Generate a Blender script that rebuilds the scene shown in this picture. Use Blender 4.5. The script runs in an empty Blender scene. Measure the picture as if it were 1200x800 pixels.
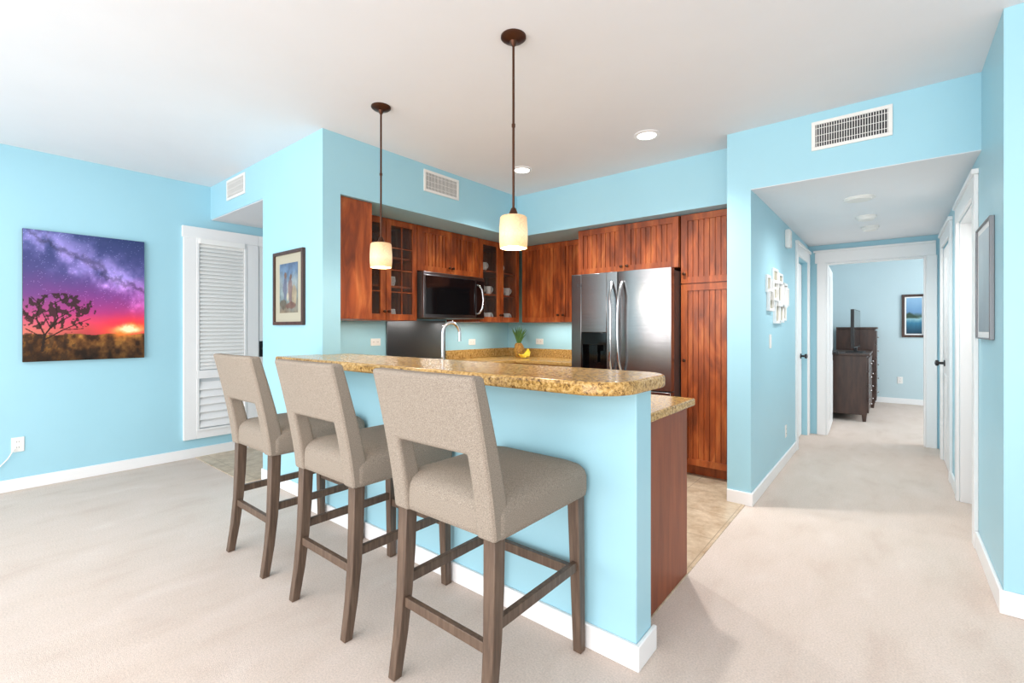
import bpy, bmesh, math, random
import numpy as np
from mathutils import Vector, Matrix
PI=math.pi
random.seed(4)
C=bpy.context.scene.collection
def lin(c):
    c=c/255.0
    return c/12.92 if c<=0.04045 else ((c+0.055)/1.055)**2.4
def rgb(r,g,b): return (lin(r),lin(g),lin(b),1)

# ---------------------------------------------------------------- mesh builder
class MB:
    def __init__(s): s.v=[]; s.f=[]
    def add(s,vs,fs):
        o=len(s.v); s.v+=[tuple(p) for p in vs]; s.f+=[tuple(i+o for i in f) for f in fs]; return s
    def hexa(s,p): return s.add(p,[(0,3,2,1),(4,5,6,7),(0,1,5,4),(1,2,6,5),(2,3,7,6),(3,0,4,7)])
    def box(s,x0,x1,y0,y1,z0,z1):
        return s.hexa([(x0,y0,z0),(x1,y0,z0),(x1,y1,z0),(x0,y1,z0),(x0,y0,z1),(x1,y0,z1),(x1,y1,z1),(x0,y1,z1)])
    def taper(s,c0,w0,c1,w1):     # square-section post from c0 (half sizes w0) to c1
        a=[(c0[0]-w0[0],c0[1]-w0[1],c0[2]),(c0[0]+w0[0],c0[1]-w0[1],c0[2]),(c0[0]+w0[0],c0[1]+w0[1],c0[2]),(c0[0]-w0[0],c0[1]+w0[1],c0[2])]
        b=[(c1[0]-w1[0],c1[1]-w1[1],c1[2]),(c1[0]+w1[0],c1[1]-w1[1],c1[2]),(c1[0]+w1[0],c1[1]+w1[1],c1[2]),(c1[0]-w1[0],c1[1]+w1[1],c1[2])]
        return s.hexa(a+b)
    def loft(s,rings,cap=True):
        n=len(rings[0]); vs=[p for r in rings for p in r]; fs=[]
        for k in range(len(rings)-1):
            for i in range(n):
                j=(i+1)%n; fs.append((k*n+i,k*n+j,(k+1)*n+j,(k+1)*n+i))
        if cap:
            fs.append(tuple(reversed(range(n)))); fs.append(tuple(range((len(rings)-1)*n,len(rings)*n)))
        return s.add(vs,fs)
    def prism(s,poly,z0,z1): return s.loft([[(x,y,z0) for x,y in poly],[(x,y,z1) for x,y in poly]])
    def lathe(s,prof,cx=0,cy=0,n=32,cap=True):
        return s.loft([[(cx+r*math.cos(2*PI*i/n),cy+r*math.sin(2*PI*i/n),z) for i in range(n)] for r,z in prof],cap)
    def tube(s,pts,r,n=12):
        pts=[Vector(p) for p in pts]; m=len(pts)
        rs=r if isinstance(r,(list,tuple)) else [r]*m
        t0=(pts[1]-pts[0]).normalized()
        ref=Vector((0,0,1)) if abs(t0.z)<.9 else Vector((1,0,0))
        nrm=t0.cross(ref).normalized(); rings=[]
        for k in range(m):
            t=(pts[min(k+1,m-1)]-pts[max(k-1,0)]).normalized()
            nrm=(nrm-t*nrm.dot(t)).normalized(); b=t.cross(nrm)
            rings.append([tuple(pts[k]+(nrm*math.cos(2*PI*i/n)+b*math.sin(2*PI*i/n))*rs[k]) for i in range(n)])
        return s.loft(rings)
    def build(s,name,mat,parent=None,bevel=0,seg=2,angle=35,smooth=True,sub=0):
        me=bpy.data.meshes.new(name); me.from_pydata(s.v,[],s.f); me.validate()
        bm=bmesh.new(); bm.from_mesh(me); bmesh.ops.recalc_face_normals(bm,faces=bm.faces); bm.to_mesh(me); bm.free()
        if smooth:
            for p in me.polygons: p.use_smooth=True
            me.set_sharp_from_angle(angle=math.radians(angle))
        me.materials.append(mat)
        o=bpy.data.objects.new(name,me); C.objects.link(o)
        if parent: o.parent=parent
        if bevel:
            b=o.modifiers.new('bevel','BEVEL'); b.width=bevel; b.segments=seg; b.limit_method='ANGLE'; b.angle_limit=math.radians(40)
        return o
def rrect(x0,x1,y0,y1,r,n=6):
    p=[]
    for cx,cy,a in ((x1-r,y0+r,-PI/2),(x1-r,y1-r,0),(x0+r,y1-r,PI/2),(x0+r,y0+r,PI)):
        for i in range(n+1):
            t=a+PI/2*i/n; p.append((cx+r*math.cos(t),cy+r*math.sin(t)))
    return p
def arc(cx,cy,r,a0,a1,n=8): return [(cx+r*math.cos(a0+(a1-a0)*i/n),cy+r*math.sin(a0+(a1-a0)*i/n)) for i in range(n+1)]
def tag(o,label,cat,group=None):
    o['label']=label; o['category']=cat
    if group: o['group']=group
    return o
def thing(name,label,cat,loc=(0,0,0),rotz=0,group=None):
    o=bpy.data.objects.new(name,None); C.objects.link(o); o.empty_display_size=.05
    o.location=loc; o.rotation_euler=(0,0,rotz); return tag(o,label,cat,group)
def struct(name,mb,mat,bevel=0):
    o=mb.build(name,mat,None,bevel,smooth=bool(bevel)); o['kind']='structure'; return o
def dup(root,loc,label,rotz=None):
    r=root.copy(); C.objects.link(r); r.location=loc; r['label']=label
    if rotz is not None: r.rotation_euler=(0,0,rotz)
    for ch in list(root.children):
        c=ch.copy(); C.objects.link(c); c.parent=r
        for g in ch.children:
            d=g.copy(); C.objects.link(d); d.parent=c
    return r

# ---------------------------------------------------------------- materials
def mat(name,col,rough=.5,metal=0,**k):
    m=bpy.data.materials.new(name); m.use_nodes=True; b=m.node_tree.nodes['Principled BSDF']
    b.inputs['Base Color'].default_value=col; b.inputs['Roughness'].default_value=rough; b.inputs['Metallic'].default_value=metal
    for kk,v in k.items(): b.inputs[kk.replace('_',' ')].default_value=v
    return m
def noisy(name,stops,scale=(1,1,1),ns=5,detail=6,rough=.5,bump=0,bscale=None,metal=0,bdist=.002,nrough=.6,spec=None,dist=0):
    m=mat(name,stops[0][1],rough,metal); nt=m.node_tree; N=nt.nodes; L=nt.links; b=N['Principled BSDF']
    if spec is not None: b.inputs['Specular IOR Level'].default_value=spec
    tc=N.new('ShaderNodeTexCoord'); mp=N.new('ShaderNodeMapping'); mp.inputs['Scale'].default_value=scale
    L.new(tc.outputs['Object'],mp.inputs['Vector'])
    n=N.new('ShaderNodeTexNoise'); n.inputs['Scale'].default_value=ns; n.inputs['Detail'].default_value=detail; n.inputs['Roughness'].default_value=nrough; n.inputs['Distortion'].default_value=dist
    L.new(mp.outputs['Vector'],n.inputs['Vector'])
    r=N.new('ShaderNodeValToRGB'); e=r.color_ramp.elements
    e[0].position=stops[0][0]; e[0].color=stops[0][1]; e[1].position=stops[-1][0]; e[1].color=stops[-1][1]
    for p,c in stops[1:-1]:
        x=e.new(p); x.color=c
    L.new(n.outputs['Fac'],r.inputs['Fac']); L.new(r.outputs['Color'],b.inputs['Base Color'])
    if bump:
        n2=N.new('ShaderNodeTexNoise'); n2.inputs['Scale'].default_value=bscale or ns; n2.inputs['Detail'].default_value=3
        L.new(mp.outputs['Vector'] if bscale is None else tc.outputs['Object'],n2.inputs['Vector'])
        bp=N.new('ShaderNodeBump'); bp.inputs['Strength'].default_value=bump; bp.inputs['Distance'].default_value=bdist
        L.new(n2.outputs['Fac'],bp.inputs['Height']); L.new(bp.outputs['Normal'],b.inputs['Normal'])
    return m
def modulate(m,scale,lo,hi,stretch=(1,1,1)):   # fine value variation on top of the base colour
    nt=m.node_tree; N=nt.nodes; L=nt.links; b=N['Principled BSDF']; src=b.inputs['Base Color'].links[0].from_socket
    tc=N.new('ShaderNodeTexCoord'); mp=N.new('ShaderNodeMapping'); mp.inputs['Scale'].default_value=stretch; L.new(tc.outputs['Object'],mp.inputs['Vector'])
    n=N.new('ShaderNodeTexNoise'); n.inputs['Scale'].default_value=scale; n.inputs['Detail'].default_value=4; L.new(mp.outputs['Vector'],n.inputs['Vector'])
    mr=N.new('ShaderNodeMapRange'); mr.inputs['From Min'].default_value=.3; mr.inputs['From Max'].default_value=.7; mr.inputs['To Min'].default_value=lo; mr.inputs['To Max'].default_value=hi; L.new(n.outputs['Fac'],mr.inputs['Value'])
    hs=N.new('ShaderNodeHueSaturation'); L.new(src,hs.inputs['Color']); L.new(mr.outputs[0],hs.inputs['Value']); L.new(hs.outputs['Color'],b.inputs['Base Color'])
    return m
M={}
M['wall']=noisy('blue_paint',[(.3,rgb(163,211,226)),(.7,rgb(166,214,229))],ns=2,rough=.38,bump=.06,bscale=60)
M['wall_pale']=noisy('pale_blue_paint',[(.3,rgb(192,212,218)),(.7,rgb(195,215,221))],ns=2,rough=.45)
M['ceil']=noisy('ceiling_paint',[(.3,rgb(234,235,238)),(.7,rgb(237,238,241))],ns=2,rough=.8,bump=.05,bscale=80)
M['white']=mat('white_trim_paint',rgb(242,242,242),.35)
M['white2']=mat('white_plastic',rgb(238,236,232),.4)
M['carpet']=modulate(noisy('carpet_pile',[(.30,rgb(207,190,179)),(.45,rgb(213,198,187)),(.6,rgb(216,201,191)),(.75,rgb(221,208,198))],scale=(1.8,.8,1),ns=3.0,detail=5,rough=.95,bump=.5,bscale=330,bdist=.003,nrough=.6,spec=.05,dist=.3),140,.86,1.10)
M['wood']=modulate(noisy('cherry_wood',[(.25,rgb(98,42,16)),(.42,rgb(142,64,24)),(.56,rgb(172,84,36)),(.78,rgb(202,118,60))],scale=(5,5,1.1),ns=2.2,detail=7,rough=.38,bump=.02,nrough=.56,dist=.9),5.5,.76,1.18,(3,3,.6))
M['woodpanel']=modulate(noisy('cherry_end_panel',[(.3,rgb(116,54,26)),(.7,rgb(148,76,40))],scale=(8,8,.8),ns=2.6,detail=8,rough=.45),4,.85,1.12,(2,2,.5))
M['darkwood']=noisy('dark_stained_wood',[(.3,rgb(54,36,30)),(.7,rgb(82,56,46))],scale=(10,10,2),ns=2,rough=.4)
M['legwood']=noisy('weathered_brown_wood',[(.3,rgb(74,56,44)),(.5,rgb(94,75,61)),(.75,rgb(116,95,79))],scale=(30,30,2),ns=2.5,rough=.5,bump=.1)
M['bronze']=mat('oiled_bronze',rgb(82,52,38),.35,.8)
M['steel']=noisy('brushed_steel',[(.3,rgb(146,144,144)),(.7,rgb(155,153,153))],scale=(1,1,30),ns=3,rough=.22,metal=1)
M['chrome']=mat('polished_chrome',rgb(205,205,207),.14,1)
M['black']=mat('black_glass',rgb(12,12,14),.08)
M['blackm']=mat('black_plastic',rgb(22,22,24),.4)
M['dark']=mat('dark_recess',rgb(50,52,55),.8)
M['greysteel']=mat('dark_grey_side',rgb(84,82,82),.4,.4)
M['frame_grey']=mat('grey_metal_frame',rgb(128,130,134),.35,.3)
M['guard']=mat('stainless_backguard',rgb(128,129,132),.3,1)
M['mframe']=mat('stainless_trim',rgb(136,136,138),.28,1)
M['fabric']=modulate(noisy('tweed_fabric',[(.3,rgb(120,110,99)),(.5,rgb(146,135,123)),(.72,rgb(170,160,148))],ns=400,detail=2,rough=.9,bump=.35,bscale=600,bdist=.0008,spec=.08),160,.93,1.06)
def granite():
    m=mat('gold_granite',rgb(180,140,80),.2); nt=m.node_tree; N=nt.nodes; L=nt.links; b=N['Principled BSDF']
    b.inputs['Specular IOR Level'].default_value=.4
    tc=N.new('ShaderNodeTexCoord')
    n=N.new('ShaderNodeTexNoise'); n.inputs['Scale'].default_value=70; n.inputs['Detail'].default_value=8; n.inputs['Roughness'].default_value=.75; n.inputs['Distortion'].default_value=.3
    L.new(tc.outputs['Object'],n.inputs['Vector'])
    r=N.new('ShaderNodeValToRGB'); e=r.color_ramp.elements
    e[0].position=.32; e[0].color=rgb(46,34,26); e[1].position=.74; e[1].color=rgb(236,220,184)
    for p,c in ((.39,rgb(108,80,46)),(.46,rgb(172,132,72)),(.55,rgb(206,166,98)),(.64,rgb(214,186,134))):
        x=e.new(p); x.color=c
    L.new(n.outputs['Fac'],r.inputs['Fac'])
    v=N.new('ShaderNodeTexVoronoi'); v.inputs['Scale'].default_value=210; L.new(tc.outputs['Object'],v.inputs['Vector'])
    n2=N.new('ShaderNodeTexNoise'); n2.inputs['Scale'].default_value=30; L.new(tc.outputs['Object'],n2.inputs['Vector'])
    ad=N.new('ShaderNodeMath'); ad.operation='MULTIPLY_ADD'; ad.inputs[1].default_value=-.9; L.new(n2.outputs['Fac'],ad.inputs[0]); 
    ad.inputs[2].default_value=.64
    lt=N.new('ShaderNodeMath'); lt.operation='LESS_THAN'; L.new(v.outputs['Distance'],lt.inputs[0]); L.new(ad.outputs[0],lt.inputs[1])
    mx=N.new('ShaderNodeMixRGB'); mx.inputs['Color2'].default_value=rgb(66,50,38); L.new(r.outputs['Color'],mx.inputs['Color1'])
    ml=N.new('ShaderNodeMath'); ml.operation='MULTIPLY'; ml.inputs[1].default_value=.65; L.new(lt.outputs[0],ml.inputs[0]); L.new(ml.outputs[0],mx.inputs['Fac'])
    L.new(mx.outputs['Color'],b.inputs['Base Color']); return m
M['granite']=granite()
def tile():
    m=mat('beige_stone_tile',rgb(190,165,135),.3); nt=m.node_tree; N=nt.nodes; L=nt.links; b=N['Principled BSDF']
    tc=N.new('ShaderNodeTexCoord'); br=N.new('ShaderNodeTexBrick'); br.offset=0; br.inputs['Scale'].default_value=1
    br.inputs['Brick Width'].default_value=.42; br.inputs['Row Height'].default_value=.42; br.inputs['Mortar Size'].default_value=.003
    n=N.new('ShaderNodeTexNoise'); n.inputs['Scale'].default_value=9; n.inputs['Detail'].default_value=8; n.inputs['Roughness'].default_value=.7
    r=N.new('ShaderNodeValToRGB'); e=r.color_ramp.elements; e[0].position=.3; e[0].color=rgb(170,144,114); e[1].position=.7; e[1].color=rgb(222,205,180)
    L.new(tc.outputs['Object'],br.inputs['Vector']); L.new(tc.outputs['Object'],n.inputs['Vector']); L.new(n.outputs['Fac'],r.inputs['Fac'])
    L.new(r.outputs['Color'],br.inputs['Color1']); L.new(r.outputs['Color'],br.inputs['Color2']); br.inputs['Mortar'].default_value=rgb(165,145,120)
    L.new(br.outputs['Color'],b.inputs['Base Color']); return m
M['tile']=tile()
def emit(name,col,s,base=None):
    m=mat(name,base or col,.4); b=m.node_tree.nodes['Principled BSDF']; b.inputs['Emission Color'].default_value=col; b.inputs['Emission Strength'].default_value=s; return m
M['lens']=emit('light_lens',(1,.97,.9,1),6)
def shade_mat():
    m=emit('amber_mosaic_glass',rgb(255,214,150),1.0,rgb(200,170,130)); nt=m.node_tree; N=nt.nodes; L=nt.links; b=N['Principled BSDF']
    tc=N.new('ShaderNodeTexCoord'); sx=N.new('ShaderNodeSeparateXYZ'); L.new(tc.outputs['Object'],sx.inputs[0])
    v=N.new('ShaderNodeTexVoronoi'); v.feature='DISTANCE_TO_EDGE'; v.inputs['Scale'].default_value=45; L.new(tc.outputs['Object'],v.inputs['Vector'])
    r2=N.new('ShaderNodeMapRange'); r2.inputs['From Min'].default_value=0; r2.inputs['From Max'].default_value=.06; r2.inputs['To Min'].default_value=.45; r2.inputs['To Max'].default_value=.72
    L.new(v.outputs['Distance'],r2.inputs['Value'])
    r=N.new('ShaderNodeValToRGB'); e=r.color_ramp.elements; e[0].position=0; e[0].color=rgb(246,190,110); e[1].position=1; e[1].color=rgb(190,140,92)
    x=e.new(.4); x.color=rgb(255,236,195)
    mr=N.new('ShaderNodeMapRange'); mr.inputs['From Min'].default_value=-1.04; mr.inputs['From Max'].default_value=-.88
    L.new(sx.outputs['Z'],mr.inputs['Value']); L.new(mr.outputs[0],r.inputs['Fac']); L.new(r.outputs['Color'],b.inputs['Emission Color']); L.new(r2.outputs[0],b.inputs['Emission Strength'])
    return m
M['shade']=shade_mat()
def glass(name,rough,alpha):
    m=mat(name,rgb(90,88,84),rough); b=m.node_tree.nodes['Principled BSDF']; b.inputs['Alpha'].default_value=alpha; b.inputs['Specular IOR Level'].default_value=.5
    return m
M['pglass']=glass('dark_cabinet_glass',.08,.16)
def print_mat():
    m=mat('printed_picture',(1,1,1,1),.45); nt=m.node_tree; a=nt.nodes.new('ShaderNodeAttribute'); a.attribute_name='Col'
    nt.nodes['Principled BSDF'].inputs['Specular IOR Level'].default_value=.25
    nt.links.new(a.outputs['Color'],nt.nodes['Principled BSDF'].inputs['Base Color']); return m
M['print']=print_mat()

# ---------------------------------------------------------------- room measurements
H=2.71; HS=2.27; LW=-5.35; WA=1.72; XP=-3.154; KL=-4.03; KB=4.85
struct('floor',MB().box(-5.6,3.6,-4,10.5,-.1,0),M['carpet'])
struct('floor_kitchen_tile',MB().box(KL,-.82,1.785,KB,0,.005),M['tile'])
struct('floor_entry_tile',MB().box(LW,-4.134,1.58,KB,0,.005),M['tile'])
struct('ceiling',MB().box(-5.5,3.6,-4,4.97,H,H+.1),M['ceil'])
struct('wall_left',MB().box(-5.5,LW,-4,4.97,0,H),M['wall'])
struct('wall_partition',MB().box(-4.134,XP,WA,1.86,0,H),M['wall'])
struct('wall_kitchen_left',MB().box(-4.134,KL,1.86,KB,0,H),M['wall'])
struct('wall_kitchen_back',MB().box(LW,-.944,KB,4.97,0,H),M['wall'])
struct('wall_soffit_kitchen',MB().prism([(KL,1.86),(XP,1.86),(XP,3.95),(-.944,3.95),(-.944,KB),(KL,KB)],HS,H),M['wall'])
struct('wall_soffit_entry',MB().box(LW,-4.134,WA,KB,2.38,H),M['wall'])
struct('ceiling_entry',MB().box(LW,-4.134,WA+.01,KB,2.375,2.38),M['ceil'])
# hall
m=MB(); m.box(-.944,-.784,3.675,5.75,0,H); m.box(-.944,-.784,5.75,6.55,2.06,H); m.box(-.944,-.784,6.55,6.7,0,H)
struct('wall_hall_left',m,M['wall'])
struct('wall_hall_header',MB().box(-.784,.389,3.675,3.8,HS+.007,H),M['wall'])
struct('ceiling_hall',MB().box(-.784,.389,3.8,6.7,HS+.007,2.4),M['ceil'])
struct('ceiling_hall_edge',MB().box(-.784,.389,3.677,3.8,HS+.003,HS+.007),M['ceil'])
m=MB(); m.box(.389,.51,3.01,3.88,0,H); m.box(.389,.51,3.88,4.75,2.06,H); m.box(.389,.51,4.75,5.35,0,H); m.box(.389,.51,5.35,6.15,2.06,H); m.box(.389,.51,6.15,6.7,0,H)
struct('wall_hall_right',m,M['wall'])
struct('wall_right',MB().box(.51,3.6,3.01,3.13,0,H),M['wall'])
m=MB(); m.box(-1.1,-.61,6.7,6.82,0,2.5); m.box(.285,2.6,6.7,6.82,0,2.5); m.box(-.61,.285,6.7,6.82,2.06,2.5)
struct('wall_hall_end',m,M['wall'])
struct('wall_bedroom_back',MB().box(-1.1,2.6,10.3,10.4,0,2.5),M['wall_pale'])
struct('wall_bedroom_left',MB().box(-1.1,-.98,6.82,10.3,0,2.5),M['wall_pale'])
struct('wall_bedroom_right',MB().box(2.5,2.6,6.82,10.3,0,2.5),M['wall_pale'])
struct('ceiling_bedroom',MB().box(-1.1,2.6,6.82,10.4,2.5,2.6),M['ceil'])
struct('wall_bar',MB().box(XP,-.741,1.645,1.785,0,1.04),M['wall'],.006)
# baseboards
bh=.095
struct('baseboard_left',MB().box(LW,LW+.015,-4,4.8,0,bh),M['white'],.004)
struct('baseboard_partition',MB().box(-4.134,XP,WA-.015,WA,0,bh),M['white'],.004)
struct('baseboard_bar',MB().prism([(XP,1.628),(-.724,1.628),(-.724,1.80),(-.741,1.80),(-.741,1.645),(XP,1.645)],0,bh),M['white'],.004)
struct('baseboard_hall_left',MB().prism([(-.944,3.66),(-.769,3.66),(-.769,5.655),(-.784,5.655),(-.784,3.675),(-.944,3.675)],0,bh),M['white'],.004)
struct('baseboard_hall_right',MB().prism([(.374,2.995),(3.6,2.995),(3.6,3.01),(.389,3.01),(.389,3.78),(.374,3.78)],0,bh+.01),M['white'],.004)
struct('baseboard_hall_middle',MB().box(.374,.389,4.845,5.255,0,bh),M['white'],.004)
struct('baseboard_bedroom',MB().box(-.98,2.5,10.285,10.3,0,bh),M['white'],.004)
# trims (casings)
def casing_x(name,x,sgn,y0,y1):
    a,b=sorted((x,x+sgn*.02)); m=MB(); m.box(a,b,y0-.095,y0,0,2.06); m.box(a,b,y1,y1+.095,0,2.06); m.box(a,b,y0-.095,y1+.095,2.06,2.17)
    a2,b2=sorted((x,x+sgn*.032)); m.box(a2,b2,y0-.11,y1+.11,2.17,2.2)
    return struct(name,m,M['white'],.003)
casing_x('trim_1',.389,-1,3.88,4.75); casing_x('trim_2',.389,-1,5.35,6.15); casing_x('trim_3',-.784,1,5.75,6.55)
m=MB(); m.box(-.70,-.61,6.68,6.7,0,2.06); m.box(.285,.375,6.68,6.7,0,2.06); m.box(-.72,.366,6.68,6.7,2.06,2.19); m.box(-.735,.366,6.665,6.7,2.19,2.215)
m.box(-.61,-.595,6.7,6.82,0,2.06); m.box(.27,.285,6.7,6.82,0,2.06); m.box(-.595,.27,6.7,6.82,2.045,2.06)
struct('trim_4',m,M['white'],.003)
m=MB(); m.box(.389,.51,3.88,3.895,0,2.06); m.box(.389,.51,4.735,4.75,0,2.06); m.box(.389,.51,3.895,4.735,2.045,2.06)
m.box(.455,.47,4.72,4.735,0,2.045)
struct('trim_5',m,M['white'],.002)
# doors
def slab_door(name,w,loc,rot,knob=.9,panels=True):
    m=MB(); m.box(0,w,0,.036,.01,2.04)
    if panels:
        for z0,z1 in ((.15,.85),(1.0,1.92)):
            for x0,x1 in ((.1,w/2-.04),(w/2+.04,w-.1)):
                m.box(x0,x1,-.006,0,z0,z1); m.box(x0,x1,.036,.042,z0,z1)
    o=m.build(name,M['white'],None,.004); o['kind']='structure'; o.location=loc; o.rotation_euler=(0,0,rot)
    k=MB()
    for s in (-1,1):
        y=.018+s*.018
        k.tube([(knob,y,.95),(knob,y+s*.008,.95),(knob,y+s*.01,.95),(knob,y+s*.04,.95),(knob,y+s*.045,.95),(knob,y+s*.065,.95),(knob,y+s*.072,.95)],[.03,.03,.012,.012,.026,.028,.012],16)
    k.build('knob',M['blackm'],o)
    return o
slab_door('door_1',.80,(.49,3.91,0),PI/2,knob=.06)
slab_door('door_2',.79,(.425,5.355,0),PI/2,knob=.62)
slab_door('door_3',.79,(-.84,5.755,0),PI/2,knob=.7)
slab_door('door_4',.86,(-.59,6.83,0),PI/2+.04,knob=.8)

# window with blinds in the left wall + entry door next to it
w=MB(); x0,x1=LW,LW+.03
w.box(x0,x1,1.48,1.588,.185,2.17); w.box(x0,x1,2.05,2.17,.185,2.17); w.box(x0,x1,1.47,2.17,2.17,2.28)
w.box(x0,x1,1.588,2.05,.185,.26); w.box(x0,x1+.012,1.588,2.05,.26,.28); w.box(x0,x0+.040,1.588,2.05,.78,.86)
w.box(x0,x0+.035,1.588,1.612,.28,2.17); w.box(x0,x0+.035,2.026,2.05,.28,2.17)
wo=struct('window_1',w,M['white'],.003)
M['pane']=emit('glowing_backing_pane',rgb(225,235,240),.1,rgb(190,196,200))  # opaque backing; grey tone and faint glow painted in for the slat gaps
MB().box(LW+.001,LW+.004,1.6,2.04,.28,2.17).build('pane',M['pane'],wo)
b=MB(); b.box(LW+.012,LW+.05,1.612,2.026,2.12,2.17)
z=.885
while z<2.11:
    b.hexa([(LW+.010,1.615,z+.019),(LW+.036,1.615,z-.016),(LW+.036,2.023,z-.016),(LW+.010,2.023,z+.019),(LW+.010,1.615,z+.022),(LW+.036,1.615,z-.013),(LW+.036,2.023,z-.013),(LW+.010,2.023,z+.022)]); z+=.038
M['blind']=mat('blind_slat',rgb(246,246,244),.5)
b.build('blind',M['blind'],wo,smooth=False)
b=MB(); z=.325
while z<.77:
    b.hexa([(LW+.006,1.612,z+.038),(LW+.030,1.612,z-.036),(LW+.030,2.026,z-.036),(LW+.006,2.026,z+.038),(LW+.006,1.612,z+.044),(LW+.034,1.612,z-.030),(LW+.034,2.026,z-.030),(LW+.006,2.026,z+.044)]); z+=.075
b.build('louver_panel',M['white'],wo,smooth=False)
d=MB(); d.box(LW,LW+.02,2.175,3.15,.02,2.17); d.box(LW,LW+.03,3.15,3.25,0,2.17); d.box(LW,LW+.03,2.172,3.25,2.17,2.28)
do=struct('door_5',d,M['white'],.003)
MB().box(LW+.02,LW+.028,2.18,2.225,.97,1.14).tube([(LW+.028,2.205,1.06),(LW+.07,2.205,1.06),(LW+.075,2.215,1.06),(LW+.075,2.30,1.06)],.011,10).build('handle',M['blackm'],do)

# ---------------------------------------------------------------- bar stools
def shell(xs,zs,mask,yf,yb):
    idx={}; V=[]; F=[]
    def vid(i,j,s):
        if (i,j,s) not in idx:
            idx[(i,j,s)]=len(V); V.append((xs[i],(yf if s else yb)(xs[i],zs[j]),zs[j]))
        return idx[(i,j,s)]
    nx,nz=len(xs)-1,len(zs)-1
    on=lambda i,j:0<=i<nx and 0<=j<nz and mask(i,j)
    for i in range(nx):
        for j in range(nz):
            if not on(i,j): continue
            F.append((vid(i,j,0),vid(i+1,j,0),vid(i+1,j+1,0),vid(i,j+1,0)))
            F.append((vid(i,j,1),vid(i,j+1,1),vid(i+1,j+1,1),vid(i+1,j,1)))
            if not on(i-1,j): F.append((vid(i,j,0),vid(i,j+1,0),vid(i,j+1,1),vid(i,j,1)))
            if not on(i+1,j): F.append((vid(i+1,j,0),vid(i+1,j,1),vid(i+1,j+1,1),vid(i+1,j+1,0)))
            if not on(i,j-1): F.append((vid(i,j,0),vid(i,j,1),vid(i+1,j,1),vid(i+1,j,0)))
            if not on(i,j+1): F.append((vid(i,j+1,0),vid(i+1,j+1,0),vid(i+1,j+1,1),vid(i,j+1,1)))
    return MB().add(V,F)
def make_stool(label,loc):
    t=thing('bar_stool',label,'bar stool',loc,0,'upholstered bar stools along the bar')
    rings=[]
    for z,i,r in ((.615,.012,.03),(.62,.004,.035),(.64,0,.04),(.695,0,.04),(.716,.004,.045),(.734,.016,.05),(.748,.042,.06),(.759,.09,.07),(.765,.15,.07)):
        rings.append([(x,y,z) for x,y in rrect(-.255+i,.255-i,-.255+i,.308-i,r)])
    MB().loft(rings).build('seat',M['fabric'],t,angle=60)
    xs=[-.25,-.215,-.17,-.08,0,.08,.17,.215,.25]; zs=[.615,.68,.75,.82,.885,.92,.98,1.05,1.10,1.135]
    def base(z):
        u=(z-.615)/.52; return -.262-.10*u**1.3
    yb=lambda x,z: base(z)-.018*(1-(x/.25)**2)*max(0,(z-.8)/.335)
    yf=lambda x,z: base(z)+(.085-.03*(z-.615)/.52)-.012*(1-(x/.25)**2)*max(0,(z-.8)/.335)
    bk=shell(xs,zs,lambda i,j: not(2<=i<=5 and 0<=j<=3),yf,yb).build('backrest',M['fabric'],t,.014,4)
    for sx in (-1,1):
        MB().tube([(sx*.2475,(yb(.25,z)+.010),z) for z in (.63,.68,.75,.82,.885,.92,.98,1.05,1.10,1.125)],.003,6).build('piping',M['fabric'],bk)
    for sx in (-1,1):
        m=MB(); rg=[]
        for z,y,hx in ((.615,-.225,.025),(.45,-.23,.024),(.3,-.238,.022),(.15,-.254,.020),(0,-.278,.018)):
            x=sx*(.215+.008*(1-z/.615)); rg.append([(x-hx,y-hx,z),(x+hx,y-hx,z),(x+hx,y+hx,z),(x-hx,y+hx,z)])
        m.loft(rg).build('leg',M['legwood'],t,.003)
        MB().taper((sx*.225,.272,0),(.018,.018),(sx*.215,.262,.615),(.025,.025)).build('leg',M['legwood'],t,.003)
        MB().hexa([(sx*.22-.011,-.235,.325),(sx*.22+.011,-.235,.325),(sx*.22+.011,.255,.325),(sx*.22-.011,.255,.325),(sx*.22-.011,-.235,.362),(sx*.22+.011,-.235,.362),(sx*.22+.011,.255,.362),(sx*.22-.011,.255,.362)]).build('stretcher',M['legwood'],t,.002)
    MB().box(-.2,.2,-.252,-.23,.255,.29).build('stretcher',M['legwood'],t,.002)
    MB().box(-.2,.2,.255,.28,.29,.33).build('stretcher',M['legwood'],t,.002)
    return t
s1=make_stool('taupe tweed bar stool nearest the rounded free end of the bar',(-1.185,1.325,0))
dup(s1,(-1.955,1.325,0),'taupe tweed bar stool in the middle of the row of three')
dup(s1,(-2.72,1.325,0),'taupe tweed bar stool farthest from the free end, by the framed print')

# ---------------------------------------------------------------- bar top, countertops
poly=[(-3.22,1.72),(-3.22,1.44)]+arc(-3.19,1.44,.03,PI,1.5*PI,4)[1:]+arc(-.86,1.57,.16,-PI/2,0,10)+arc(-.83,1.80,.13,0,PI/2,10)+[(XP+.001,1.93),(XP+.001,1.72)]
o=MB().prism(poly,1.04,1.09).build('bar_countertop',M['granite'],None,.012,3); tag(o,'raised gold and brown granite bar top with rounded free end','countertop')
o=MB().prism([(KL,1.861),(XP,1.861),(XP,1.786),(-.79,1.786),(-.79,2.475),(-3.38,2.475),(-3.38,2.875),(KL,2.875)],.875,.914).build('lower_countertop',M['granite'],None,.008,3); tag(o,'lower granite counter behind the raised bar, with the chrome faucet','countertop')
o=MB().prism([(KL,3.705),(-3.38,3.705),(-3.38,4.2),(-2.45,4.2),(-2.45,KB),(KL,KB)],.875,.914).build('corner_countertop',M['granite'],None,.008,3); tag(o,'granite counter in the back corner, carrying the pineapple','countertop')
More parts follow.
